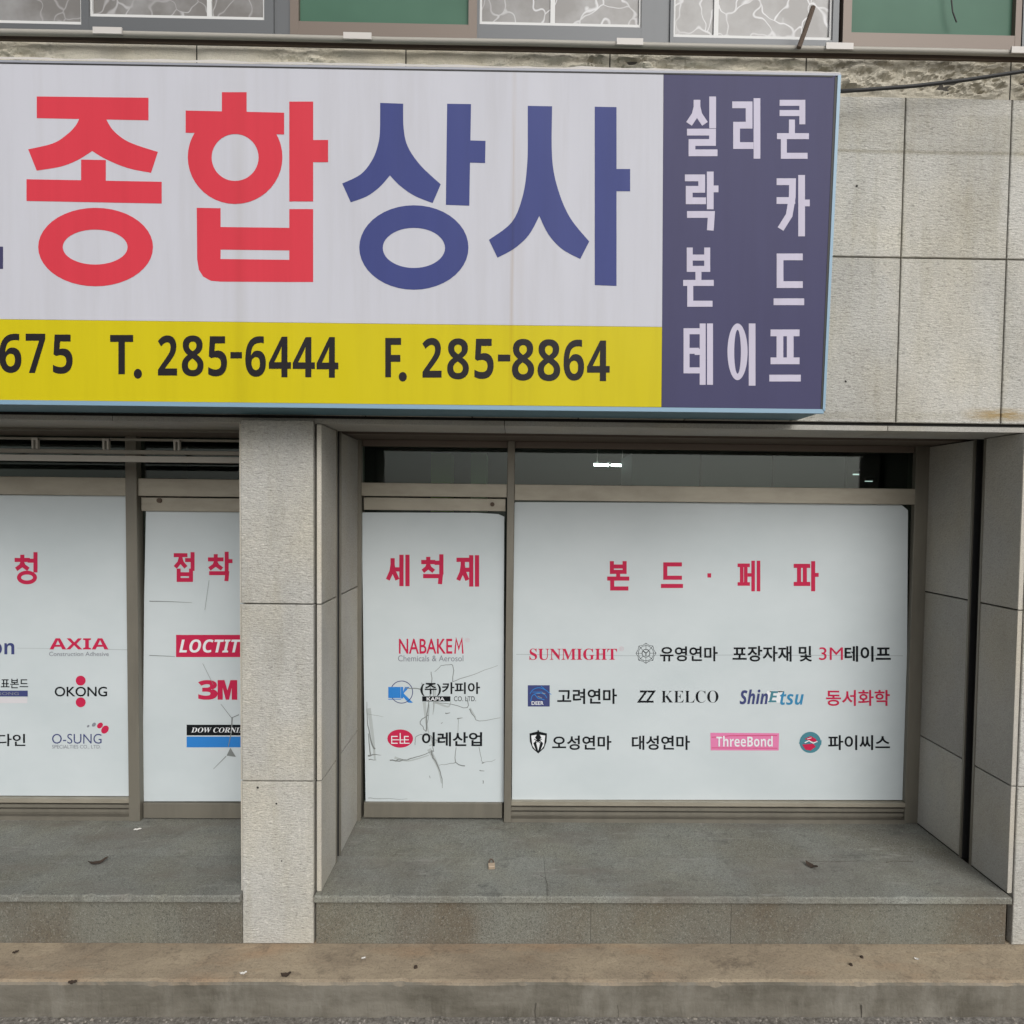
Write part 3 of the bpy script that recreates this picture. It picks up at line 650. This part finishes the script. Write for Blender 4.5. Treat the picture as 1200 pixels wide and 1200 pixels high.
# ================================================================== SHOP FRONTS
YG = 3.853
def film(poly, parent, name='film'):
    mb = MB(); a = [at(px, py, YG - .004) for px, py in poly]; n = len(a)
    mb.v = [tuple(p) for p in a] + [(p.x, YG - .0005, p.z) for p in a]
    mb.f = [tuple(range(n))[::-1], tuple(range(n, 2*n))] + [(i, (i+1)%n, n+(i+1)%n, n+i) for i in range(n)]
    return mb.build(name, M['film'], parent)
YI = YG - .0046                # ink plane
def fx(p, py=760): return PX(p, py, YW)
def fz(p, px=760): return PZ(px, p, YW)
def member(name, m, parent, x0, x1, z0, z1, y0=YW - .03, y1=YW + .05, b=.0025):
    return MB().box(x0, x1, y0, y1, z0, z1, b).build(name, m, parent)
# ---- right bay
R_ = thing('shopfront', 'aluminium shopfront of the right bay, white film with cracked door and SUNMIGHT mark', 'shopfront')
xL, xM0, xM1, xR0, xR1 = PX(417,740,YW)-.004, fx(592.5), fx(601), fx(1063), PX(1077,740,YW)+.012
ztop = fz(519, 740)
member('side_frame', M['bronze'], R_, xL, fx(424.5), ZP, ztop); member('side_frame', M['bronze'], R_, xR0, xR1, ZP, ztop)
member('mullion', M['bronze'], R_, xM0, xM1, ZP, ztop, YW - .042)
member('head_frame', M['brown_frame'], R_, fx(424.5), xM0, fz(527), ztop, YW - .01); member('head_frame', M['brown_frame'], R_, xM1, xR0, fz(527), ztop, YW - .01)
member('transom_bar', M['champ'], R_, fx(424.5), xM0, fz(585), fz(569.5)); member('transom_bar', M['champ'], R_, xM1, xR0, fz(588), fz(569.5))
tr1 = box('transom_pane', M['glass'], R_, fx(424.5), xM0, YG, YG + .006, fz(569.5), fz(527)); box('transom_pane', M['glass'], R_, xM1, xR0, YG, YG + .006, fz(569.5), fz(527))
# door
dr = member('door', M['champ'], R_, fx(426.5), fx(591), fz(601), fz(586.5), YW - .018, YW + .04)
member('bottom_rail', M['bronze'], dr, fx(427.5), fx(590.5), fz(958), fz(940.5), YW - .018, YW + .04)
box('glass', M['glass'], dr, fx(426.5), fx(591), YG, YG + .01, fz(941), fz(601))
lk = at(577, 591, YW - .02); MB().tube([(lk.x, YW - .027, lk.z), (lk.x, YW - .015, lk.z)], .013, 10).build('lock', M['rust'], dr)
film([(424,600.5),(560,601),(584,602.5),(591,605.5),(590.5,700),(590.5,940),(428.5,940),(426.5,800)], dr)
def logo(s, bx, m, parent, **k): return text(s, bx, YI, m, parent, **k)
def ink(polys, m, parent, name='brand_mark', lift=0.0): return flat(polys, YI - lift, name, m, parent)
for ch, a, b, c, d in (('세',451.5,650,480,687),('척',493,649.5,520.8,687),('제',534,650.5,561.5,687.5)): ink(hangul(SY[ch], (a,b,c,d), 5.0), M['i_red'], dr, 'lettering')
logo('NABAKE', (467.5,748.5,530,766), M['i_red'], dr, bold=.012); ink([line([(533.2,766),(534.6,749),(537.6,760),(541.2,749),(542.4,766)],1.9)], M['i_red'], dr, 'lettering'); logo('®', (545.5,747.5,550.5,752.5), M['i_rose'], dr)
logo('Chemicals & Aerosol', (466.4,768,543,775), M['i_grey'], dr)
ink([rect(455,805,469.5,818), [(474.5,805),(480,805),(473,812.5),(484,823.5),(478.5,823.5),(471,815)], rect(469.8,805,472.5,818.5), rect(455,819,470,819.8)], M['i_blue'], dr)
ink([('ring', 470.6, 811, 13.4, 13.4, 12.5, 12.5, 0, 0)], M['i_navy'], dr)
logo('(주)카피아', (492.6,799.5,562.5,815.5), M['i_black'], dr, bold=.022)
ink([rect(494.8,816,527.8,822)], M['i_black'], dr, 'brand_mark'); text('KAPIA', (500,817,521,821.2), YI - .0012, M['i_white'], dr, bold=.01); logo('CO. LTD.', (532,816,557.7,821.7), M['i_black'], dr)
ink([('disc', 469, 865.5, 15.1, 10.7, 0)], M['i_red'], dr)
ink([line([(466,863),(459,863),(459,871),(466,871)],1.1), line([(459,867),(466,867)],1), line([(479,863),(474,863),(474,871),(480,871)],1.1), line([(474,867),(479,867)],1), line([(469,859),(469,871),(473,871)],1.1), line([(462,867),(477,867)],.8)], M['i_white'], dr, 'lettering', .0016)
logo('이레산업', (494.4,858,565,874.6), M['i_black'], dr, bold=.022)
def Z5(pts): return [(400 + a/5.4545, 720 + b/5.4545) for a, b in pts]
CR = [([(575,365),(577,430),(570,480),(560,560),(548,640),(540,740)],.9,1.6), ([(595,370),(640,330),(680,322),(712,328),(712,430)],.5,1.1), ([(712,430),(790,402),(870,375),(1000,325)],.9,.4),
      ([(410,472),(500,475),(520,500),(515,440)],1.3,.8), ([(585,470),(590,620)],1.1,.3), ([(590,565),(700,572),(805,598),(800,530)],.7,1.1), ([(820,605),(840,640),(880,682),(1015,660)],1.4,.4),
      ([(556,640),(505,685),(522,720),(540,745),(550,700),(562,580)],1.2,.6), ([(750,660),(745,740),(748,800)],.6,.4), ([(880,850),(890,900),(905,945),(985,930)],.8,.4), ([(735,850),(730,945),(790,968)],.7,1.6),
      ([(575,870),(583,905),(600,940),(625,990),(640,1050),(645,1110)],2.4,.6), ([(310,932),(370,935),(440,920),(500,905),(590,872)],1.8,.8), ([(172,903),(210,896),(255,900)],2.4,.3), ([(172,926),(225,930)],1.4,.5),
      ([(625,965),(680,958),(730,945)],.4,.8), ([(470,835),(472,800),(490,775),(560,772),(590,800),(640,810)],.7,1.0), ([(588,880),(575,780)],.9,1.0), ([(665,632),(698,630)],1.8,.6), ([(742,668),(775,660)],1.6,.5), ([(885,998),(915,1002)],1.4,.5),
      ([(905,1062),(908,1080)],1.3,.8), ([(636,700),(650,690)],1,.5), ([(900,950),(915,946)],1.6,.6), ([(560,1030),(570,1045)],.8,.4), ([(345,940),(375,925),(410,932)],1.6,.4),
      ([(163,560),(166,640),(176,740),(190,810),(215,862)],.5,2.4), ([(170,760),(182,850),(186,900)],1.0,1.8), ([(165,635),(270,655)],.4,.3), ([(172,1170),(250,1178),(420,1180)],.7,.3)]
def jig(p):        # break a crack's line up into small irregular kinks
    q = sm(p, 3); return [(a + noise.noise(Vector((a*.09, b*.09, 1)))*7, b + noise.noise(Vector((a*.09, b*.09, 7)))*7) for a, b in q]
for p, w0, w1 in CR: ink([line(Z5(jig(p)), w0*.85, w1*.85)], M['crack'], dr, 'crack', .0002)
for p, w0, w1 in (([(590,440),(600,520),(585,640)],3,1), ([(530,560),(545,700),(560,760)],4,1), ([(175,600),(200,780),(215,930)],5,2), ([(600,560),(680,590),(700,560)],3,1), ([(560,860),(620,980),(640,1080)],5,1), ([(340,915),(430,935),(560,900)],3,1), ([(640,760),(600,820),(560,840)],3,1), ([(820,600),(860,660)],3,1)): ink([line(Z5(sm(p)), w0, w1)], M['smudge'], dr, 'smudge', -.0003)
# wide window
wd = MB()
wd.box(xM1, xR0, YW + .0, YW + .04, fz(962), fz(937))
wnd = wd.build('window', M['bronze'], R_)
for (a, b, y) in ((937.5,942,YW-.03), (944.5,948,YW-.024), (950.5,954,YW-.018), (957,961.5,YW-.034)): box('sill_rail', M['champ'] if a < 938 else M['bronze'], wnd, xM1 + .001, xR0 - .001, y, YW - .001, fz(b), fz(a))
box('glass', M['glass'], wnd, xM1, xR0, YG, YG + .008, fz(937), fz(588))
film([(604,588.5),(900,589.5),(1050,590.5),(1057,592),(1064,598),(1063,760),(1062,937.5),(600,937),(601,760),(603,590)], wnd)
for ch, a, b, c, d in (('본',711.5,657.5,737.5,693),('드',774.5,657.5,800.5,690.5),('페',864.3,657,891,693),('파',930,657.5,959.5,693)): ink(hangul(SY[ch], (a,b,c,d), 4.2 if ch in '페' else 4.8), M['i_red'], wnd, 'lettering')
ink([rect(829,671.8,833.4,676.8)], M['i_red'], wnd, 'lettering')
ink([rect(606,766.5,1058,767.2)][:0] + [line([(605,766.8),(735,768.5)],.7), line([(735,768.5),(870,767.5),(1058,768.5)],.7)], M['seam'], wnd, 'film_seam', -.0003)
logo(serif('SUNMIGHT'), (620.5,760,723,773.5), M['i_red'], wnd); logo('®', (725.5,757.5,731,763), M['i_rose'], wnd)
c0 = (757, 765.5)
ink([('ring',*c0,9.1,9.1,8.6,8.6,0,0), ('ring',*c0,4.9,4.9,4.2,4.2,0,0), line([(757,765.5),(757,769)],.9), line([(757,765.5),(753.8,762.8)],.9), line([(757,765.5),(760.2,762.8)],.9)]
    + [line([(c0[0]+5*math.cos(a),c0[1]+5*math.sin(a)),(c0[0]+11.5*math.cos(a),c0[1]+11.5*math.sin(a))],.45) for a in [k*math.pi/4 for k in range(8)]]
    + [line([(c0[0]+11.8*math.cos(a),c0[1]+11.8*math.sin(a)),(c0[0]+10*math.cos(a+.39),c0[1]+10*math.sin(a+.39)),(c0[0]+11.8*math.cos(a+.785),c0[1]+11.8*math.sin(a+.785))],.5) for a in [k*math.pi/4 for k in range(8)]], M['i_black'], wnd)
logo('유영연마', (773.5,757.5,841,775), M['i_black'], wnd, bold=.02); logo('포장자재 및', (858.5,757,951.5,775.3), M['i_black'], wnd, bold=.02)
logo('3M', (960,758.5,987.8,773.5), M['i_red'], wnd); logo('테이프', (989.8,757,1044,775.5), M['i_black'], wnd, bold=.025)
ink([rect(618.5,803,644.2,828)], M['i_navy'], wnd)
ink([line(sm([(621,813),(625,808),(632,806),(640,809),(643,812)]),.8), line(sm([(622,822),(624,815),(631,812),(638,814),(641,818)]),.8), line([(626,813),(630,818),(638,820)],.9), line([(624,811),(636,811)],.7), line([(634,804),(646,814)],.7)], M['i_blue'], wnd, 'brand_mark', .0016)
ink([line([(628,812.5),(633,812.5)],1.2), line([(635,812),(639,813)],1.2), line([(630,816),(635,818)],1)], M['i_grey'], wnd, 'brand_mark', .0018)
text('DEER', (623,821.8,637,826), YI - .0018, M['i_white'], wnd, bold=.015)
logo('고려연마', (653,807,723,825), M['i_black'], wnd, bold=.02)
ink([line([(750,810.3),(757.3,810.3),(748.5,822.3),(757,822.3)],2.3), line([(759,810.3),(766.5,810.3),(758,822.3),(766,822.3)],2.3)], M['i_black'], wnd)
logo(serif('KELCO'), (775,809.3,842,823.5), M['i_black'], wnd, bold=-.012)
ink([[(899,809.5),(918,809.5),(914.5,823.5),(895.5,823.5)]], M['i_white'], wnd)
logo(sansbi('Shin'), (867,808,900,825.3), M['i_navy'], wnd, bold=.008); text(sansbi('E'), (901,810,912,823), YI - .001, M['i_teal'], wnd); logo(sansbi('tsu'), (914,811,942,826), M['i_sky'], wnd)
ink([line([(902,810.6),(919,810.6)],1.3), line([(900,822.4),(910,822.4)],1.3)], M['i_teal'], wnd, 'brand_mark', .0004)
logo('동서화학', (968,808.5,1042.8,827.2), M['i_red'], wnd, bold=.018)
ink([[(620.5,859.5),(630.7,857),(641,859.5),(640.5,869),(637.5,877),(630.7,883),(624,877),(621,869)]], M['i_black'], wnd)
ink([[(622.5,862),(629,861),(627,864.5),(629,867),(625,871),(627.8,879),(624,874)], [(639,862),(632.5,861),(634.5,864.5),(632.5,867),(636.5,871),(633.7,879),(637.5,874)], [(628,869),(633.5,869),(630.7,880)]], M['i_white'], wnd, 'brand_mark', .0016)
ink([line([(626,866),(635,872)],.8), line([(635,866),(626,872)],.8), line([(630.7,855.8),(630.7,860)],1.6)], M['i_black'], wnd, 'brand_mark', .0032)
logo('오성연마', (647,862,716.5,878.8), M['i_black'], wnd, bold=.02); logo('대성연마', (740.5,862,808.5,878.8), M['i_black'], wnd, bold=.02)
ink([[(832.5,858.7),(913,859.2),(912.5,879.5),(832.8,879.3)]], M['i_pink'], wnd); text(sansb('ThreeBond'), (839.5,862.5,905.5,875), YI - .0014, M['i_white'], wnd)
ink([line([(834,864),(856,862.2),(911,862)],.6), line([(834,876.4),(911,876.8)],.5)], M['i_red'], wnd, 'brand_mark', .0012)
ink([('disc',949.5,870,12.6,12.4,0), [(936,871),(940,867),(940,873)], [(963,867),(959,871),(962.5,873)]], M['i_teal'], wnd)
ink([[(940,872.5),(953,871.5),(956,875),(950,879.5),(944,878.5)], [(943,866),(950,862.5),(956,866),(958,870),(950,868.5)]], M['i_red'], wnd, 'brand_mark', .0016)
ink([line([(943,870.5),(948,868),(953,870.8),(958,868.8)],1.2), line([(946,866),(951,864.6)],.8)], M['i_white'], wnd, 'brand_mark', .0032)
logo('파이씨스', (970.4,861.5,1043,879), M['i_black'], wnd, bold=.02)
# ---- left bay
L_ = thing('shopfront', 'aluminium shopfront of the left bay, white film bearing AXIA and OKONG marks', 'shopfront')
def gx(p): return PX(p, 760, YW)
def gz(p): return PZ(140, p, YW)
gt = gz(503)
member('mullion', M['bronze'], L_, gx(154), gx(167), ZP, gt, YW - .045)
member('mullion', M['bronze'], L_, gx(343), gx(356), ZP, gt, YW - .03); member('side_frame', M['bronze'], L_, XL, XL + .06, ZP, gt)
member('head_frame', M['brown_frame'], L_, XL + .06, gx(154), gz(507), gt, YW - .01); member('head_frame', M['brown_frame'], L_, gx(167), gx(343), gz(507), gt, YW - .01)
member('transom_bar', M['champ'], L_, XL + .06, gx(154), gz(581), gz(560)); member('transom_bar', M['champ'], L_, gx(167), gx(343), gz(581), gz(560.5))
box('transom_pane', M['glass'], L_, XL + .06, gx(154), YG, YG + .006, gz(560), gz(507)); box('transom_pane', M['glass'], L_, gx(167), gx(343), YG, YG + .006, gz(560), gz(507))
dl = member('door', M['champ'], L_, gx(169), gx(342), gz(598.5), gz(582.5), YW - .018, YW + .04)
member('bottom_rail', M['bronze'], dl, gx(168), gx(342), gz(957), gz(939.5), YW - .018, YW + .04)
box('glass', M['glass'], dl, gx(169), gx(342), YG, YG + .01, gz(940), gz(598.5))
lk = at(187, 586.5, YW - .02); MB().tube([(lk.x, YW - .027, lk.z), (lk.x, YW - .015, lk.z)], .015, 10).build('lock', M['rust'], dl)
film([(171,599),(340,599),(340,939),(167,939),(169,700)], dl)
for ch, a, b, c, d in (('접',203,647,229.3,682.8),('착',243,646.5,272.5,683.3)): ink(hangul(SY[ch], (a,b,c,d), 4.7), M['i_red'], dl, 'lettering')
ink([rect(206.3,744,300,770)], M['i_red'], dl); text(sansbi('LOCTITE'), (210,749.3,293,764.8), YI - .0014, M['i_white'], dl)
logo(sansb('3'), (232,797,255,820), M['i_red'], dl, bold=.02); ink([[(255,797),(263,797),(266.5,809),(270,797),(278,797),(278,820),(271.5,820),(271.5,806),(268.5,820),(264.5,820),(261,806),(261,820),(255,820)]], M['i_red'], dl)
ink([rect(218.7,849.3,300,861.8)], M['i_black'], dl); ink([rect(218.7,863.2,300,875.8)], M['i_blue'], dl); text(serif('DOW CORNING'), (224,852.5,294,858.5), YI - .0014, M['i_white'], dl, shear=.25)
def Z2(pts): return [(a/4, 720 + b/4) for a, b in pts]
ink([line(Z2(p), a, b) for p, a, b in (([(1035,420),(1085,485),(1120,470)],.5,1.0), ([(1088,485),(1085,550),(1070,620)],1.6,.8), ([(700,192),(820,197)],.8,.4), ([(700,-62),(800,-60),(900,-55)],.9,.3), ([(960,-20),(980,-160)],.4,.4), ([(950,230),(1000,330)],.4,.4), ([(1060,665),(1000,725)],.9,.4))]
    + [Z2([(1062,662),(1080,625),(1106,668)])], M['crack'], dl, 'crack', .0018)
wl = MB()
wl.box(XL + .06, gx(154), YW, YW + .04, gz(961), gz(934))
wn2 = wl.build('window', M['bronze'], L_)
for (a, b, y) in ((933.5,938.5,YW-.03), (941,944.5,YW-.024), (947,950.5,YW-.018), (954,960.5,YW-.034)): box('sill_rail', M['champ'] if a < 938 else M['bronze'], wn2, XL + .061, gx(153.5), y, YW - .001, gz(b), gz(a))
box('glass', M['glass'], wn2, XL + .06, gx(154), YG, YG + .008, gz(933), gz(581))
film([(-300,578),(157,581),(156,760),(154,933),(-300,931)], wn2)
ink(hangul(SY['청'], (16.5,647,45.3,684.8), 4.8), M['i_red'], wn2, 'lettering')
logo(sansb('on'), (-10,753.5,16.7,767), M['i_navy'], wn2)
ink([line([(20,759.5),(58,760)],.5), line([(125,761),(150,761.5)],.7)], M['seam'], wn2, 'film_seam', -.0003)
logo(sansb('AXIA'), (58,748,127,761), M['i_red'], wn2); logo('Construction Adhesive', (57.5,763.8,127.5,768.8), M['i_grey'], wn2)
logo('OKONG', (64,804.7,125.5,816.2), M['i_black'], wn2, bold=.012)
ink([('disc', 94.5, 797.6, 5.8, 5.8, 0), ('disc', 94.5, 823, 5.8, 5.8, 0)], M['i_red'], wn2)
logo('표본드', (1,795.5,33,806.5), M['i_black'], wn2, bold=.01)
ink([rect(-40,809.3,32.5,816.2)], M['i_navy'], wn2); text('OH·GONG', (-20,811,22,814.5), YI - .0014, M['i_grey'], wn2); ink([rect(-40,817.2,32,824)], mat('ink_blush', (.60,.58,.60), .5), wn2)
logo('다인', (-2.5,860,29.7,874.5), M['i_black'], wn2, bold=.015)
logo('O-SUNG', (61,860,119,871.5), M['i_navy'], wn2, bold=-.004); logo('SPECIALTIES CO., LTD.', (61,873,118,877.8), M['i_grey'], wn2)
ink([('disc',123,855,5.2,3.9,-.9), ('disc',117.2,850.2,3.9,2.9,-.8)], M['i_red'], wn2); ink([('disc',110,849.2,2.7,2,-.8), ('disc',103.3,851,1.7,1.2,-.8)], M['i_grey'], wn2)
# rolling shutter hanging low in the left bay
SH = thing('rolling_shutter', 'raised shutter, its bottom bars and hooks showing at the head of the left bay', 'shutter')
ys = 3.43
def sz(p): return PZ(140, p, ys)
xa, xb = XL, PX(281, 530, ys) + .02
MB().box(xa, xb, ys, ys + .03, sz(541), sz(534), .002).build('bottom_bar', M['rail'], SH)
MB().box(xa, xb, ys + .004, ys + .03, sz(532), sz(527), .002).build('bar', M['bronze'], SH)
MB().box(xa, xb, ys + .006, ys + .03, sz(516), sz(513.5), .001).build('bar', M['bronze'], SH)
MB().box(xa, xb, ys + .01, ys + .03, sz(505), sz(495), .002).build('slat', M['bronze'], SH)
for p in (-120, -40, 42, 125, 208):
    q = at(p, 520, ys - .005); mb = MB(); mb.box(q.x - .018, q.x - .008, ys - .012, ys + .004, sz(527), sz(515)); mb.box(q.x + .004, q.x + .014, ys - .012, ys + .004, sz(527), sz(515)); mb.box(q.x - .018, q.x + .014, ys - .0125, ys + .003, sz(517), sz(514.5)); mb.build('hook', M['rail'], SH)
# ================================================================== SMALL LITTER
def litter(kind, px, py, z, ln, rot, label, cat, m, group=None, w=.35):
    p = flo(px, py, z); mb = MB(); K = 7; L = ln*p.y/F
    for i in range(K + 1):
        u = i/K*2 - 1; hw = L*w*.5*(1 - u*u)**.5 + .0008; zz = .004 + .22*L*u*u*(.6 + .4*math.sin(px)) + .002*math.sin(i*2.1 + px)
        mb.v += [(u*L/2, -hw, zz), (u*L/2 + .001, 0, zz - .002), (u*L/2, hw, zz + .003)]
    for i in range(K):
        for j in range(2): q = i*3 + j; mb.f.append((q, q+3, q+4, q+1))
    o = mb.build(kind, m); o.location = (p.x, p.y, z + .001); o.rotation_euler = (0, 0, rot); return tag(o, label, cat, group)
G1 = 'dry scraps on the floor slabs'
litter('dead_leaf', 115, 1012, ZP, 20, .6, 'long dark curled leaf lying on the left platform', 'leaf', M['leaf'], w=.3)
litter('dead_leaf', 951, 1016, ZP, 15, -.9, 'stubby dark brown leaf lying on the right platform towards the right jamb', 'leaf', M['leaf'], w=.5)
litter('dead_leaf', 85, 1152.5, ZL, 10, .1, 'dark curled leaf on the edge of the lower step before the left bay', 'leaf', M['leaf'], w=.5)
litter('dead_leaf', 335, 1144, ZL, 12, .2, 'dark curled leaf on the lower step just before the middle pillar', 'leaf', M['leaf'], w=.5)
litter('dead_leaf', 18, 1117, ZL, 6, .7, 'tiny dark leaf at the far left of the lower step', 'leaf', M['leaf'], w=.5)
litter('paper_scrap', 161, 973, ZP, 8, .4, 'small white scrap on the left platform under the mullion', 'paper scrap', M['paper'])
litter('paper_scrap', 285, 1142, ZL, 8, .3, 'small white scrap on the lower step left of the dark leaf by the pillar', 'paper scrap', M['paper'])
litter('paper_scrap', 1074, 1125, ZL, 5, -.4, 'tiny white scrap at the right end of the lower step', 'paper scrap', M['paper'])
litter('paper_scrap', 426, 1124, ZL, 5, .4, 'tiny white scrap on the lower step right of the middle pillar', 'paper scrap', M['paper'])
def pebble(px, py, z, r, label):
    p = flo(px, py, z); mb = MB(); R0 = r*p.y/F
    for k in range(7):
        a = k*2*math.pi/7; rr = R0*random.uniform(.8, 1.15); mb.v.append((rr*math.cos(a), rr*math.sin(a), 0))
    for k in range(7):
        a = k*2*math.pi/7; rr = R0*.7*random.uniform(.8, 1.15); mb.v.append((rr*math.cos(a), rr*math.sin(a), R0*.8))
    mb.f = [(k, (k+1)%7, 7+(k+1)%7, 7+k) for k in range(7)] + [tuple(range(7,14))]
    o = mb.build('pebble', M['leaf']); o.location = (p.x, p.y, z + .0005); tag(o, label, 'pebble')
pebble(487, 1134, ZL, 2.6, 'dark pebble alone on the lower step before the shop door')
pebble(1010, 1122, ZL, 2.2, 'dark pebble at the back of the lower step, farther of a close pair')
pebble(997, 1131, ZL, 2.4, 'dark pebble on the lower step, nearer of a close pair')
# small padlock left on the platform
pl = thing('padlock', 'small tan padlock with a dark shackle lying on the platform before the door', 'padlock')
p = flo(576, 1017, ZP)
MB().box(-.017, .017, -.013, .013, 0, .020, .002).build('body', M['brass'], pl)
MB().tube([(-.011, .01, .012), (-.011, .028, .016), (-.005, .040, .018), (.005, .040, .018), (.011, .028, .016), (.011, .01, .012)], .004, 6).build('shackle', M['rust'], pl)
pl.location = (p.x, p.y, ZP + .0005); pl.rotation_euler = (.25, 0, .1)
print('H', H, 'ZL', ZL, 'ZP', ZP, 'ZS', ZS, 'ZB', ZB, 'XB', XB0, XB1, 'winX', PX(417,740,YW), PX(1077,740,YW), 'CX', CX, CY)
